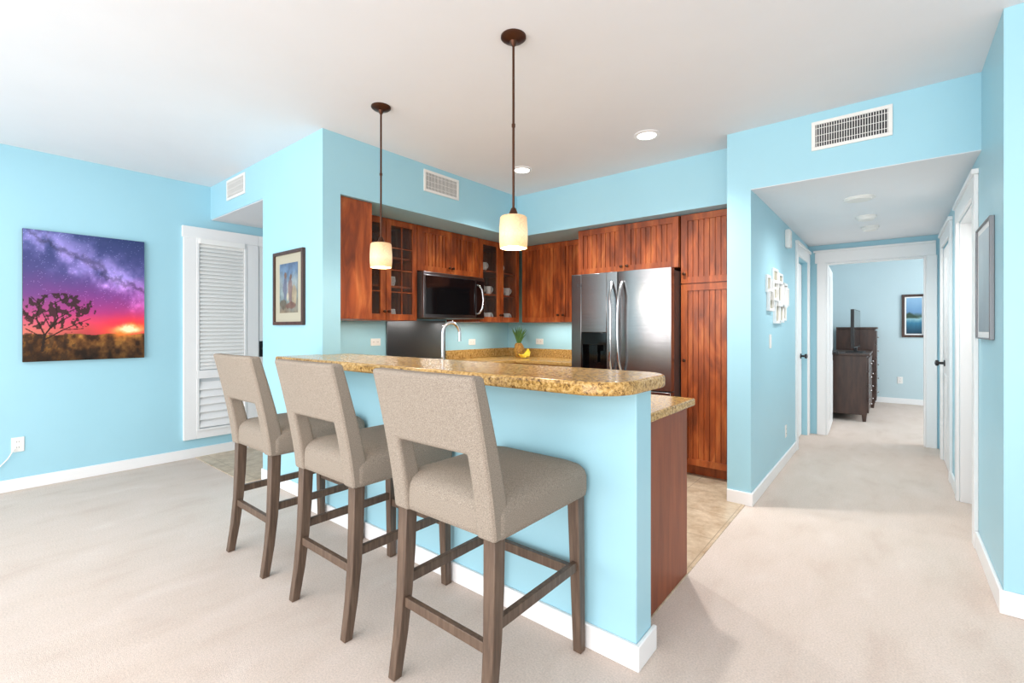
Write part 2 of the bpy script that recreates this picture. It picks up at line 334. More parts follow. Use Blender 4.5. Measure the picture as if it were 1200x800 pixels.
m=MB().box(KL,KL+.02,3.705,KB,.914,1.02).box(KL+.02,-2.45,KB-.02,KB,.914,1.02)
o=m.build('granite_backsplash',M['granite'],None,.003); tag(o,'low granite backsplash strip in the back corner of the kitchen','backsplash')

# ---------------------------------------------------------------- cabinets (local: front faces -y, x across)
def cab_door(root,x0,x1,z0,z1,style='bead',knob=None,wood='wood'):
    st=.055; g=.0025; x0+=g;x1-=g;z0+=g;z1-=g
    m=MB(); m.box(x0,x0+st,0,.02,z0,z1); m.box(x1-st,x1,0,.02,z0,z1); m.box(x0+st,x1-st,0,.02,z0,z0+st); m.box(x0+st,x1-st,0,.02,z1-st,z1)
    if style=='bead':
        a,b=x0+st,x1-st; n=max(2,round((b-a)/.048)); s=(b-a)/n
        for i in range(n): m.box(a+i*s+.0038,a+(i+1)*s-.0038,.009,.0190,z0+st,z1-st)
        m.box(a,b,.0182,.0198,z0+st,z1-st)
    o=m.build('door',M[wood],root,.002,1)
    if style.startswith('glass'):
        MB().box(x0+st,x1-st,.009,.013,z0+st,z1-st).build('glass_pane',M['pglass'],o)
    if style=='glass_grid':
        q=MB(); xm=(x0+x1)/2; q.box(xm-.004,xm+.004,.003,.014,z0+st,z1-st)
        for k in (1,2,3): zz=z0+st+(z1-z0-2*st)*k/4; q.box(x0+st,x1-st,.003,.014,zz-.004,zz+.004)
        q.build('muntin',M[wood],o)
    if knob:
        kx,kz=knob
        MB().tube([(kx,0,kz),(kx,-.012,kz),(kx,-.016,kz),(kx,-.026,kz),(kx,-.03,kz)],[.006,.006,.014,.014,.006],12).build('knob',M['bronze'],o)
    return o
def cabinet(name,label,loc,rot,w,dep,h,doors,hollow=False,toe=False,cat='cabinet',shelves=(.33,.62),group=None):
    t=thing(name,label,cat,loc,rot,group); m=MB(); y0=.021; tk=.018
    if hollow:
        m.box(0,tk,y0,dep,0,h); m.box(w-tk,w,y0,dep,0,h); m.box(tk,w-tk,y0,dep,0,tk); m.box(tk,w-tk,y0,dep,h-tk,h); m.box(tk,w-tk,dep-.01,dep,tk,h-tk)
        m.box(tk,.05,y0,y0+.018,tk,h-tk); m.box(w-.05,w-tk,y0,y0+.018,tk,h-tk); m.box(w/2-.025,w/2+.025,y0,y0+.018,tk,h-tk)
    elif toe:
        m.box(0,w,y0,dep,.1,h); m.box(0,w,y0+.06,dep,.006,.1)
    else: m.box(0,w,y0,dep,0,h)
    m.build('body',M['wood'],t,.002)
    if hollow:
        for s in shelves: MB().box(tk,w-tk,y0+.03,dep-.01,s*h,s*h+.018).build('shelf',M['wood'],t)
    for d in doors: cab_door(t,*d)
    return t
R90=PI/2; hu=HS-1.35-.003
cabinet('upper_cabinet','deep plain sided cherry cabinet right against the blue pillar',(-3.165,1.865,1.35),R90,.285,.86,hu,
  [],False)
cabinet('upper_cabinet','upper cherry cabinet with gridded glass doors between pillar and microwave',(-3.5,2.152,1.35),R90,.708,.525,hu,
  [(0,.354,0,hu,'glass_grid',(.33,.08)),(.354,.708,0,hu,'glass_grid',(.375,.08))],True)
hm=HS-1.83-.003
cabinet('upper_cabinet','short beadboard cabinet directly above the microwave',(-3.5,2.862,1.83),R90,.861,.525,hm,
  [(0,.43,0,hm,'bead',(.405,.06)),(.43,.861,0,hm,'bead',(.455,.06))])
cabinet('upper_cabinet','upper cherry cabinet with glass doors between microwave and back corner',(-3.5,3.725,1.35),R90,.70,.525,hu,
  [(0,.35,0,hu,'glass',(.33,.08)),(.35,.70,0,hu,'glass',(.37,.08))],True)
cabinet('upper_cabinet','tall beadboard upper cabinet on the back wall left of the refrigerator',(-3.478,4.45,1.35),0,1.0,.395,hu,
  [(0,.56,0,hu,'bead',(.53,.08)),(.56,1.0,0,hu,'bead',(.60,.08))])
cabinet('upper_cabinet','deep double door beadboard cabinet above the steel refrigerator',(-2.465,4.08,1.815),0,1.02,.765,HS-1.815-.003,
  [(0,.51,0,.45,'bead',(.48,.05)),(.51,1.02,0,.45,'bead',(.54,.05))])
cabinet('pantry_cabinet','floor to soffit beadboard pantry cabinet right of the refrigerator',(-1.428,4.08,0),0,.481,.765,HS-.003,
  [(0,.481,.1,1.66,'bead',(.035,1.0)),(0,.481,1.665,HS-.005,'bead',(.035,1.75))],toe=True)
# base cabinets
cabinet('base_cabinet','cherry base cabinet under the lower counter beside the range',(-3.40,2.476,.0),R90,.395,.62,.874,[(0,.395,.1,.87,'bead',(.36,.8))],toe=True)
cabinet('base_cabinet','corner cherry base cabinet between range and back wall',(-3.40,3.72,.0),R90,1.12,.62,.874,[(0,.5,.1,.87,'bead',(.04,.8))],toe=True)
cabinet('base_cabinet','cherry base cabinet on the back wall beside the refrigerator',(-3.375,4.22,.0),0,.92,.62,.874,[(0,.46,.1,.87,'bead',(.42,.8)),(.46,.92,.1,.87,'bead',(.5,.8))],toe=True)
t=cabinet('peninsula_cabinet','cherry base cabinet of the peninsula with plain reddish end panel',(-.832,2.445,0),PI,2.3,.657,.874,
  [(i*.46,(i+1)*.46,.1,.87,'bead',(i*.46+.05,.8)) for i in range(5)],toe=True)
MB().box(-.009,-.001,.0,.657,.006,.874).build('end_panel',M['woodpanel'],t,.002)

# ---------------------------------------------------------------- refrigerator
FW=.968
t=thing('refrigerator','stainless steel french door refrigerator with black water dispenser','refrigerator',(-2.40,3.85,.006))
MB().box(0.005,FW-.003,.09,.85,.03,1.77).build('body',M['greysteel'],t,.004)
for i,(a,b) in enumerate(((0,FW/2-.002),(FW/2+.002,FW))):
    m=MB()
    if i==0:
        m.box(a,.108,0,.085,.74,1.785); m.box(.375,b,0,.085,.74,1.785); m.box(.108,.375,0,.085,.74,.86); m.box(.108,.375,0,.085,1.235,1.785); m.box(.108,.375,.07,.085,.86,1.235)
        d=m.build('door',M['steel'],t,.004)
    else:       # gently bowed front
        n=12; fr=[(a+(b-a)*k/n,.012*(2*k/n-1)**2) for k in range(n+1)]
        d=m.prism(fr+[(b,.085),(a,.085)],.74,1.785).build('door',M['steel'],t)
    x=.445 if i==0 else .523; s=-1 if i==0 else 1
    pts=[]
    for k in range(13):
        u=k/12; pts.append((x-s*.018*(1-(2*u-1)**2)+s*.012,-.005-.065*min(1,math.sin(PI*u)*2.2),.86+.83*u))
    MB().tube(pts,.012,12).build('handle',M['chrome'],d)
    if i==0:
        q=MB(); q.box(.108,.375,-.004,.0,1.12,1.235); q.box(.108,.125,-.004,.07,.86,1.12); q.box(.358,.375,-.004,.07,.86,1.12); q.box(.125,.358,-.004,.07,.86,.875); q.box(.125,.358,.06,.07,.875,1.12); q.box(.21,.28,.0,.06,1.06,1.12); q.box(.225,.265,.03,.04,.95,1.06)
        q.build('dispenser',M['black'],d,.003)
MB().box(0,FW,0,.085,.06,.73).build('freezer_drawer',M['steel'],t,.004)
MB().tube([(.08,-.0,.66),(.09,-.05,.66),(.2,-.065,.66),(.5,-.07,.66),(.77,-.065,.66),(.88,-.05,.66),(.89,0,.66)],.012,10).build('handle',M['chrome'],t)
MB().box(.02,FW-.02,.1,.8,0,.03).build('foot_grille',M['blackm'],t)
def text_mesh(txt,size,m,parent,loc,name='emblem'):
    cu=bpy.data.curves.new('t','FONT'); cu.body=txt; cu.size=size; cu.extrude=.0008; cu.align_x='CENTER'
    ob=bpy.data.objects.new('t',cu); C.objects.link(ob); bpy.context.view_layer.update()
    me=bpy.data.meshes.new_from_object(ob.evaluated_get(bpy.context.evaluated_depsgraph_get()))
    bpy.data.objects.remove(ob); me.materials.clear(); me.materials.append(m)
    o=bpy.data.objects.new(name,me); C.objects.link(o); o.parent=parent; o.location=loc; o.rotation_euler=(PI/2,0,0); return o
text_mesh('LG',.04,M['dark'],t,(.09,-.002,1.67))

# microwave (faces +x)
t=thing('microwave','black and steel over-the-range microwave under short cabinet','microwave',(-3.42,2.872,1.38),R90)
MB().box(0,.84,.03,.60,0,.44).build('body',M['greysteel'],t,.004)
MB().box(0,.84,0,.03,.415,.44).build('vent_grille',M['mframe'],t,.003)
d=MB().box(0,.84,0,.03,.0,.413).build('door',M['mframe'],t,.004)
MB().box(.022,.705,-.004,0,.035,.405).build('window',M['black'],d,.003)
MB().box(.715,.835,-.003,0,.01,.405).build('control_panel',M['black'],t,.002)
MB().tube([(.73,0,.05),(.735,-.03,.06),(.75,-.055,.11),(.757,-.065,.2),(.75,-.055,.3),(.735,-.03,.35),(.73,0,.36)],.011,12).build('handle',M['chrome'],d)
# range
t=thing('range','stainless steel range with black glass cooktop under the microwave','range',(-3.36,2.885,.006),R90)
MB().box(0,.81,.03,.65,.08,.905).box(0.03,.78,.07,.63,0,.08).build('body',M['greysteel'],t,.003)
MB().box(0,.81,.0,.655,.905,.918).build('cooktop',M['black'],t,.003)
MB().box(0,.81,.655,.668,.80,1.36).build('backguard',M['guard'],t,.002)
d=MB().box(.01,.80,0,.03,.22,.76).build('oven_door',M['steel'],t,.003)
MB().tube([(.08,0,.7),(.08,-.05,.7),(.73,-.05,.7),(.73,0,.7)],.011,10).build('handle',M['chrome'],d)
MB().box(.01,.80,0,.03,.09,.21).build('drawer',M['steel'],t,.003)
MB().box(.01,.80,0,.03,.77,.90).build('control_panel',M['steel'],t,.003)
for i in range(5):
    x=.12+i*.143; MB().tube([(x,0,.835),(x,-.02,.835),(x,-.022,.835),(x,-.03,.835)],[.022,.022,.018,.016],16).build('knob',M['blackm'],t)
# faucet
t=thing('faucet','chrome gooseneck kitchen faucet behind the raised bar','faucet',(-2.22,2.02,.914))
MB().lathe([(.028,0),(.028,.01),(.02,.02),(.018,.08),(.014,.09)],n=20).build('base',M['chrome'],t)
pts=[(0,0,.08),(0,0,.33)]+[(.02*(1-math.cos(a)),.055-.055*math.cos(a),.33+.07*math.sin(a)) for a in [PI*i/10 for i in range(1,11)]]+[(.04,.11,.28)]
MB().tube(pts,.011,14).build('spout',M['chrome'],t)
MB().tube([(0.015,0,.06),(.04,-.01,.07),(.08,-.02,.10)],[.008,.007,.006],10).build('handle',M['chrome'],t)

# ---------------------------------------------------------------- pineapple and bananas
t=thing('pineapple','ripe pineapple with green crown on the corner counter','pineapple',(-3.66,4.62,.915))
m=MB(); n=24; rg=[]
for k in range(19):
    u=k/18; r=.062*math.sin(PI*(.12+.78*u))**.45
    rg.append([((r+.006*math.sin(6*a+k*PI/2.2)*math.sin(k*2.1+3*a))*math.cos(a),(r+.006*math.sin(6*a+k*PI/2.2)*math.sin(k*2.1+3*a))*math.sin(a),.18*u) for a in [2*PI*i/n for i in range(n)]])
m.loft(rg)
M['pine']=noisy('pineapple_skin',[(.35,rgb(110,80,30)),(.6,rgb(190,140,60))],ns=60,rough=.6,bump=.6)
M['leaf']=mat('green_leaf',rgb(80,125,66),.5); M['banana']=mat('banana_peel',rgb(240,205,60),.45)
m.build('fruit',M['pine'],t)
m=MB()
for k in range(26):
    a=k*2.4; l=.12+.07*(k%5)/4+.04*(k/22); sp=.09*(1-k/32)
    m.tube([(0.01*math.cos(a),.01*math.sin(a),.172),(.5*sp*math.cos(a)+.012*math.cos(a),.5*sp*math.sin(a)+.012*math.sin(a),.172+l*.6),(sp*1.3*math.cos(a),sp*1.3*math.sin(a),.172+l)],[.012,.010,.001],6)
m.build('crown',M['leaf'],t)
t=thing('banana_bunch','small bunch of yellow bananas beside the pineapple','bananas',(-3.50,4.50,.915))
for i in range(3):
    MB().tube([(-.01+i*.028,-.07+.02*i,.05),(.0+i*.03,-.03,.025),(.005+i*.03,.02,.03),(.005+i*.02,.07,.07),(.005,.095,.11)],[.006,.019,.020,.015,.005],8).build('banana',M['banana'],t)
def make_cup(label,loc,grp):
    t=thing('cup',label,'cup',loc,0,grp)
    MB().loft([[(r*math.cos(2*PI*i/20),r*math.sin(2*PI*i/20),z) for i in range(20)] for r,z in ((.028,0),(.038,.02),(.04,.09),(.036,.09),(.034,.02),(.01,.012))]).build('bowl',M['white2'],t)
    MB().tube([(0.038,0,.075),(.062,0,.07),(.066,0,.045),(.055,0,.025),(.036,0,.022)],.005,8).build('handle',M['white2'],t); return t
zs0=1.35+.0185; zs1=1.35+.33*hu+.0185; zs2=1.35+.62*hu+.0185
cup=make_cup('white cup behind the glass doors right of the microwave',(-3.60,3.86,zs0),'white cups behind glass doors right of the microwave')
for y,z in ((3.98,zs0),(4.2,zs0),(4.31,zs0),(3.86,zs1),(3.98,zs1),(4.2,zs1),(4.31,zs1),(3.9,zs2),(4.18,zs2)):
    dup(cup,(-3.60,y,z+.0005),'white cup behind the glass doors right of the microwave')
c2=dup(cup,(-3.64,2.40,zs0),'white cup behind the gridded glass doors near the pillar'); c2['group']='white cups behind the gridded glass doors'
for y,z in ((2.66,zs0),(2.40,zs1),(2.66,zs1),(2.62,zs2)): dup(c2,(-3.64,y,z+.0005),'white cup behind the gridded glass doors near the pillar')

# ---------------------------------------------------------------- pendants, recessed lights
def pendant(label,loc):
    t=thing('pendant_light',label,'pendant light',loc,0,'pendant lights over the bar')
    MB().lathe([(.062,0),(.062,-.008),(.05,-.018),(.02,-.026),(.01,-.045),(.006,-.05)],n=32).build('canopy',M['bronze'],t)
    MB().lathe([(.006,-.04),(.006,-.86)],n=12).lathe([(.009,-.43),(.009,-.445)],n=12).build('rod',M['bronze'],t)
    MB().lathe([(.007,-.84),(.012,-.845),(.020,-.865),(.024,-.885),(.028,-.893)],n=24).build('socket',M['bronze'],t)
    MB().lathe([(.03,-.884),(.060,-.884),(.066,-.89),(.070,-.95),(.070,-1.0),(.067,-1.04),(.063,-1.04),(.066,-1.0),(.066,-.95),(.062,-.893),(.03,-.889)],n=40).build('shade',M['shade'],t)
    MB().lathe([(.005,-.9),(.013,-.91),(.014,-.94),(.027,-.965),(.028,-.985),(.015,-1.005),(.003,-1.01)],n=16).build('bulb',M['lens'],t)
    return t
p1=pendant('pendant light with amber glass shade nearer the free end of the bar',(-1.44,1.775,H))
dup(p1,(-2.56,1.795,H),'pendant light with amber glass shade nearer the pillar and framed print')
def recessed(label,loc):
    t=thing('recessed_light',label,'ceiling light',loc,0,'recessed lights in the main ceiling')
    MB().lathe([(.066,.0),(.092,-.0),(.094,-.006),(.07,-.010),(.066,-.004)],n=40,cap=False).build('trim_ring',M['white'],t)
    MB().lathe([(.001,-.002),(.066,-.002),(.066,-.006),(.001,-.007)],n=32).build('lens',M['lens'],t); return t
r1=recessed('round recessed ceiling light nearer the hallway opening',(-1.405,3.30,H))
dup(r1,(-2.586,3.31,H),'round recessed ceiling light nearer the kitchen corner')

# ---------------------------------------------------------------- vents, outlets, detectors
def vent(label,loc,rot,w,h):
    t=thing('air_vent',label,'vent',loc,rot); f=.022
    m=MB(); m.box(-w/2,w/2,-.01,0,h/2-f,h/2); m.box(-w/2,w/2,-.01,0,-h/2,-h/2+f); m.box(-w/2,-w/2+f,-.01,0,-h/2+f,h/2-f); m.box(w/2-f,w/2,-.01,0,-h/2+f,h/2-f)
    m.build('frame',M['white2'],t,.002)
    MB().box(-w/2+f,w/2-f,-.001,0,-h/2+f,h/2-f).build('backing',M['dark'],t)
    m=MB(); x=-w/2+f+.008
    while x<w/2-f: m.box(x-.002,x+.002,-.008,-.002,-h/2+f,h/2-f); x+=.0135
    for q in (-.25,0,.25): m.box(-w/2+f,w/2-f,-.0085,-.006,q*h-.0015,q*h+.0015)
    m.build('grille',M['white2'],t,smooth=False); return t
vent('white wall vent high on the soffit above the entry passage',(-4.70,WA,2.585),0,.42,.19)
vent('white wall vent on the soffit above the glass door cabinets',(XP,2.855,2.57),R90,.42,.19)
vent('large white vent on the header above the hallway opening',(-.205,3.675,2.553),0,.42,.19)
def outlet(label,loc,rot,horizontal=False,name='wall_outlet',cat='outlet'):
    t=thing(name,label,cat,loc,rot)
    W,Hh=(.115,.072) if horizontal else (.072,.115)
    MB().box(-W/2,W/2,-.006,0,-Hh/2,Hh/2).build('plate',M['white2'],t,.002)
    if name=='wall_outlet':
        for s in (-1,1):
            cx,cz=(s*.022,0) if horizontal else (0,s*.022)
            m=MB().prism([(x,y) for x,y in rrect(cx-.014,cx+.014,cz-.015,cz+.015,.006,4)],0,.002); m.v=[(x,-.006-z,y) for x,y,z in m.v]
            so=m.build('socket',M['white2'],t)
            MB().box(cx-.007,cx-.0045,-.0085,-.0075,cz-.004,cz+.006).box(cx+.0045,cx+.007,-.0085,-.0075,cz-.004,cz+.006).build('slot',M['dark'],so)
    else: MB().box(-.016,.016,-.010,-.006,-.032,.032).build('rocker',M['white'],t,.002)
    return t
outlet('white wall outlet low under the night sky picture',(LW,.377,.36),R90)
outlet('white wall outlet under the glass door cabinet nearest the pillar',(KL,2.76,1.14),R90,True)
outlet('white wall outlet on the side wall right of the microwave',(KL,4.15,1.11),R90,True)
outlet('white wall outlet on the back wall above the pineapple counter',(-3.50,KB,1.11),0,True)
outlet('white wall outlet low on the left hallway wall',(-.784,5.08,.30),R90)
outlet('white light switch on the left hallway wall below the white frames',(-.784,4.35,1.17),R90,name='light_switch',cat='light switch')
outlet('white wall outlet low on the far bedroom wall',(.11,10.3,.40),0)
o=MB().tube([(LW+.012,.36,.33),(LW+.03,.345,.31),(LW+.03,.32,.26),(LW+.02,.28,.21),(LW+.02,.2,.15),(LW+.025,.05,.06),(LW+.03,-.1,.012)],.004,8).build('power_cord',M['white2']); tag(o,'thin white cord hanging from the outlet under the night sky picture','cord')
def disc(name,label,loc,r,h,cat):
    t=thing(name,label,cat,loc)
    MB().lathe([(r,0),(r,-h*.4),(r*.93,-h*.55)],n=32).build('base',M['white2'],t)
    MB().lathe([(r*.85,-h*.5),(r*.8,-h*.85),(r*.6,-h),(r*.1,-h*1.02)],n=32).build('cover',M['white2'],t); return t
hc=HS+.007
disc('ceiling_speaker','large flat white disc on the hallway ceiling nearest the opening',(-.193,4.45,hc),.10,.02,'ceiling fixture')
disc('smoke_detector','middle round white detector on the hallway ceiling',(-.176,5.2,hc),.075,.04,'smoke detector')
disc('smoke_detector','farthest round white detector on the hallway ceiling, by the bedroom',(-.165,5.75,hc),.07,.045,'smoke detector')
t=thing('door_chime','small white chime box high on the left hallway wall','door chime',(-.785,5.1,2.13),R90)
MB().box(-.06,.06,-.045,0,-.085,.085).build('cover',M['white2'],t,.012,4); MB().box(-.04,.04,-.047,-.045,-.06,-.02).build('grille',M['white'],t)

# ---------------------------------------------------------------- pictures
def fbm(h,w,seed,base=4,octs=5):
    rs=np.random.RandomState(seed); out=np.zeros((h,w)); amp=1; tot=0
    for o in range(octs):
        n=base*2**o; g=rs.rand(n+2,n+2); ys=np.linspace(0,n,h); xs=np.linspace(0,n,w); yi=ys.astype(int); xi=xs.astype(int); fy=(ys-yi)[:,None]; fx=(xs-xi)[None,:]
        fy=fy*fy*(3-2*fy); fx=fx*fx*(3-2*fx)
        a=g[yi][:,xi]; b=g[yi][:,xi+1]; c=g[yi+1][:,xi]; d=g[yi+1][:,xi+1]
        out+=amp*((a*(1-fx)+b*fx)*(1-fy)+(c*(1-fx)+d*fx)*fy); tot+=amp; amp*=.55
    return out/tot
def lerpstops(t,stops):
    ps=[s[0] for s in stops]; return np.stack([np.interp(t,ps,[s[1][k]/255 for s in stops]) for k in range(3)],-1)
def mixc(img,col,m): return img*(1-m[...,None])+np.array(col)/255*m[...,None]
def seg(mask,U,V,p,q,r,asp):
    px,py=p; qx,qy=q; dx,dy=(qx-px)*asp,(qy-py); l=dx*dx+dy*dy+1e-9
    t=np.clip(((U-px)*asp*dx+(V-py)*dy)/l,0,1); d=np.hypot((U-px)*asp-t*dx,(V-py)-t*dy); np.maximum(mask,(d<r).astype(float),out=mask)
def night(h,w):
    V,U=np.meshgrid(np.linspace(0,1,h),np.linspace(0,1,w),indexing='ij'); n=fbm(h,w,3); n2=fbm(h,w,8,10,4); n3=fbm(h,w,17,16,4); n4=fbm(h,w,41,34,3)
    img=lerpstops(V+(n-.5)*.12,[(0,(60,40,20)),(.22,(200,84,84)),(.28,(220,76,110)),(.38,(178,60,132)),(.52,(128,64,138)),(.70,(76,76,134)),(1,(48,62,108))])
    L=lerpstops(V,[(.22,(235,150,120)),(.36,(185,95,130)),(.5,(110,78,135)),(1,(40,66,112))]); k=np.clip((.5-U)/.5,0,1)*.6; img=img*(1-k[...,None])+L*k[...,None]
    band=np.exp(-(((V-(1.04-.46*U))+(n2-.5)*.3)/.13)**2); img=img+band[...,None]*np.array((.32,.25,.32))*(.4+1.6*n[...,None]*n2[...,None]*1.5)
    dk=np.exp(-(((V-(1.02-.46*U))+(n-.5)*.2+(n3-.5)*.15)/.03)**2); img*=1-.3*dk[...,None]
    rs=np.random.RandomState(5); st=(rs.rand(h,w)>.988)&(V>.42); img[st]=np.clip(img[st]+.25,0,1)
    gl=np.exp(-(((U-.88)/.30)**2+((V-.25)/.10)**2)); img=mixc(img,(255,54,76),np.clip(gl*1.3,0,1))
    gnd=V<(.205+.006*np.sin(U*20)); g=lerpstops(n3*.75+.25*n,[(.3,(52,32,18)),(.5,(118,74,36)),(.7,(186,128,60))]); img=np.where(gnd[...,None],g*(.5+.9*V[...,None]/.2*.6),img)
    fr=np.exp(-(((U-.85)/.15)**2+((V-.220-.08*(n2-.3))/.042)**2)); img=mixc(img,(255,130,50),np.clip(fr*1.6,0,1)); fr2=np.exp(-(((U-.86)/.10)**2+((V-.245-.06*(n3-.5))/.028)**2)); img=mixc(img,(255,244,190),np.clip(fr2*1.4,0,1))
    mask=np.zeros((h,w)); asp=.73
    for p,q,r in (((.14,.08),(.16,.2),.008),((.16,.2),(.10,.32),.005),((.10,.32),(.12,.44),.0035),((.16,.2),(.26,.33),.005),((.26,.33),(.24,.45),.0035),((.26,.33),(.38,.40),.0035),((.15,.16),(.30,.24),.0045),((.30,.24),(.44,.30),.0035),((.30,.24),(.46,.25),.003),((.44,.30),(.52,.33),.003),((.38,.40),(.46,.43),.003),((.10,.32),(.02,.36),.0035),((.15,.18),(.02,.25),.0035),((.02,.36),(.0,.40),.003),((.24,.45),(.34,.50),.003),((.12,.44),(.06,.49),.003),((.12,.44),(.18,.51),.003),((.2,.26),(.14,.38),.0035),((.2,.26),(.34,.34),.0035)):
        seg(mask,U,V,p,q,r,asp)
    n4=(n4-n4.mean())/n4.std()
    dd=((U-.23-.4*(V-.38))/.32)**2+((V-.385)/.135)**2
    np.maximum(mask,.8*((dd<1.1)&(n4>-.1+.9*dd)).astype(float),out=mask)
    dd=((U-.28)/.24)**2+((V-.28)/.03)**2; np.maximum(mask,.8*((dd<1)&(n4>0)).astype(float),out=mask)
    sh=(V<.20+.03*n3)&(U<.40)&(n4>.3); mask=np.maximum(mask,sh*.5)
    img=mixc(img,(44,32,26),mask); return np.clip(img,0,1)
def islandprint(h,w):
    V,U=np.meshgrid(np.linspace(0,1,h),np.linspace(0,1,w),indexing='ij'); n=fbm(h,w,13); n2=fbm(h,w,14,9,3)
    img=lerpstops(V+(n-.5)*.35,[(0,(126,112,92)),(.3,(110,128,130)),(.55,(140,150,150)),(.8,(96,120,145)),(1,(84,104,130))])
    for (u,v,ru,rv,c) in ((.3,.5,.13,.25,(96,100,120)),(.33,.76,.07,.06,(120,84,62)),(.58,.45,.14,.26,(120,96,92)),(.6,.72,.07,.06,(112,78,60)),(.8,.34,.12,.2,(168,150,120)),(.2,.18,.2,.1,(92,84,70)),(.62,.14,.26,.08,(104,74,64)),(.45,.32,.07,.1,(176,164,140))):
        d=((U-u)/ru)**2+((V-v)/rv)**2+(n-.5)*1.4+(n2-.5)*1.2; img=mixc(img,c,np.clip((1.1-d)*4,0,1)*.8)
    return np.clip(img*(.8+.4*n2[...,None]),0,1)
def seascape(h,w):
    V,U=np.meshgrid(np.linspace(0,1,h),np.linspace(0,1,w),indexing='ij'); n=fbm(h,w,23)
    img=lerpstops(V+(n-.5)*.1,[(0,(30,60,80)),(.3,(60,120,150)),(.42,(150,190,200)),(.5,(70,90,80)),(.6,(110,150,190)),(1,(150,190,220))]); 
    img=mixc(img,(60,80,70),np.clip(((.62-.25*np.abs(U-.2))-V)*20,0,1)*np.clip((V-.42)*30,0,1)); return np.clip(img,0,1)
def greyphoto(h,w):
    V,U=np.meshgrid(np.linspace(0,1,h),np.linspace(0,1,w),indexing='ij'); n=fbm(h,w,31); return lerpstops(V+(n-.5)*.3,[(0,(140,152,162)),(.5,(176,192,200)),(1,(200,212,220))])
def img_grid(fn,nw,nh,x0,x1,z0,z1,y,parent):   # picture facing -y
    img=fn(nh+1,nw+1); img=np.where(img<=.04045,img/12.92,((img+.055)/1.055)**2.4)
    me=bpy.data.meshes.new('picture'); V=[(x0+(x1-x0)*i/nw,y,z0+(z1-z0)*j/nh) for j in range(nh+1) for i in range(nw+1)]
    F=[(j*(nw+1)+i,j*(nw+1)+i+1,(j+1)*(nw+1)+i+1,(j+1)*(nw+1)+i) for j in range(nh) for i in range(nw)]
    me.from_pydata(V,[],F); a=me.color_attributes.new('Col','FLOAT_COLOR','POINT')
    a.data.foreach_set('color',np.concatenate([img.reshape(-1,3),np.ones((len(V),1))],1).ravel().astype(np.float32))
    me.materials.append(M['print']); o=bpy.data.objects.new('picture',me); C.objects.link(o); o.parent=parent; return o
t=thing('wall_art','large frameless night sky picture with tree silhouette and lava glow','picture',(LW,.40,1.01),R90)
MB().box(0,.773,-.035,0,0,1.06).build('canvas',M['blackm'],t,.002)
img_grid(night,200,270,.001,.772,.001,1.059,-.0355,t)
def framed(name,label,loc,rot,w,h,fw,fm,matc,mw,fn,dep=.025):
    t=thing(name,label,'picture',loc,rot); m=MB()
    m.box(0,fw,-dep,0,0,h); m.box(w-fw,w,-dep,0,0,h); m.box(fw,w-fw,-dep,0,0,fw); m.box(fw,w-fw,-dep,0,h-fw,h)
    m.build('frame',fm,t,.003)
    MB().box(fw,w-fw,-.010,0,fw,h-fw).build('mat_board',matc,t)
    img_grid(fn,60,70,fw+mw,w-fw-mw,fw+mw,h-fw-mw,-.0105,t); return t
M['matb']=mat('mat_board',rgb(176,170,150),.6)
framed('framed_print','dark framed figure print on the blue wall beside the entry passage',(-3.895,WA,1.303),0,.495,.58,.026,M['darkwood'],M['matb'],.07,islandprint)
framed('framed_print','dark framed seascape on the far bedroom wall',(.13,10.3,1.13),0,.32,.72,.04,M['darkwood'],M['white'],.02,seascape)
framed('framed_print','thin grey framed pale picture on the right wall before the hallway door',(.389,3.72,1.22),-R90,.48,.61,.008,M['frame_grey'],M['white'],.03,greyphoto,.020)
# collage of white frames on left hall wall
t=thing('collage_frame','cluster of small white picture frames on the left hallway wall','collage frame',(-.784,4.17,1.27),R90)
for i,(x,z,w,h) in enumerate(((0,.30,.15,.14),(.04,.15,.20,.18),(.16,.24,.24,.17),(.25,.34,.22,.18),(.30,.05,.22,.20),(.38,.20,.26,.22),(.50,.37,.20,.13),(.48,.06,.22,.18),(.58,.20,.24,.22),(.68,.08,.20,.17),(.76,.22,.20,.17))):
    f=.022; dp=.016+.009*(i%3); m=MB(); m.box(x,x+f,-dp,0,z,z+h); m.box(x+w-f,x+w,-dp,0,z,z+h); m.box(x+f,x+w-f,-dp,0,z,z+f); m.box(x+f,x+w-f,-dp,0,z+h-f,z+h)
    fo=m.build('frame',M['white'],t,.002); MB().box(x+f,x+w-f,-.006-.002*(i%3),0,z+f,z+h-f).build('photo',M['matb'],fo)

# ---------------------------------------------------------------- bedroom furniture
def chest(name,label,x0,x1,y0,y1,h,cols,rows):
    t=thing(name,label,name.replace('_',' '),(x1,y0,0),R90); W=y1-y0; D=x1-x0
    m=MB(); m.box(0,W,.02,D,.09,h-.03); m.box(-.015,W+.015,-.01,D,h-.03,h); 
    m.build('body',M['darkwood'],t,.004)
    for lx in (.03,W-.03):
        for ly in (.05,D-.04): MB().taper((lx,ly,0),(.020,.020),(lx,ly,.09),(.028,.028)).build('leg',M['darkwood'],t,.002)
    for c in range(cols):
        for r in range(rows):
            a=.02+c*(W-.04)/cols; bb=a+(W-.04)/cols-.01; z0=.12+r*(h-.17)/rows; z1=z0+(h-.17)/rows-.012
            d=MB().box(a,bb,0,.02,z0,z1).build('drawer',M['darkwood'],t,.003)
            xm=(a+bb)/2; zm=(z0+z1)/2; MB().tube([(xm,0,zm),(xm,-.015,zm),(xm,-.02,zm),(xm,-.028,zm)],[.006,.006,.014,.008],10).build('knob',M['steel'],d)
    return t
chest('dresser','dark wood dresser just inside the bedroom door, carrying the television',-.72,-.242,7.97,9.35,.93,2,4)
chest('tall_chest','tall dark wood chest of drawers against the back of the bedroom',-.72,-.19,9.45,10.2,1.30,1,5)
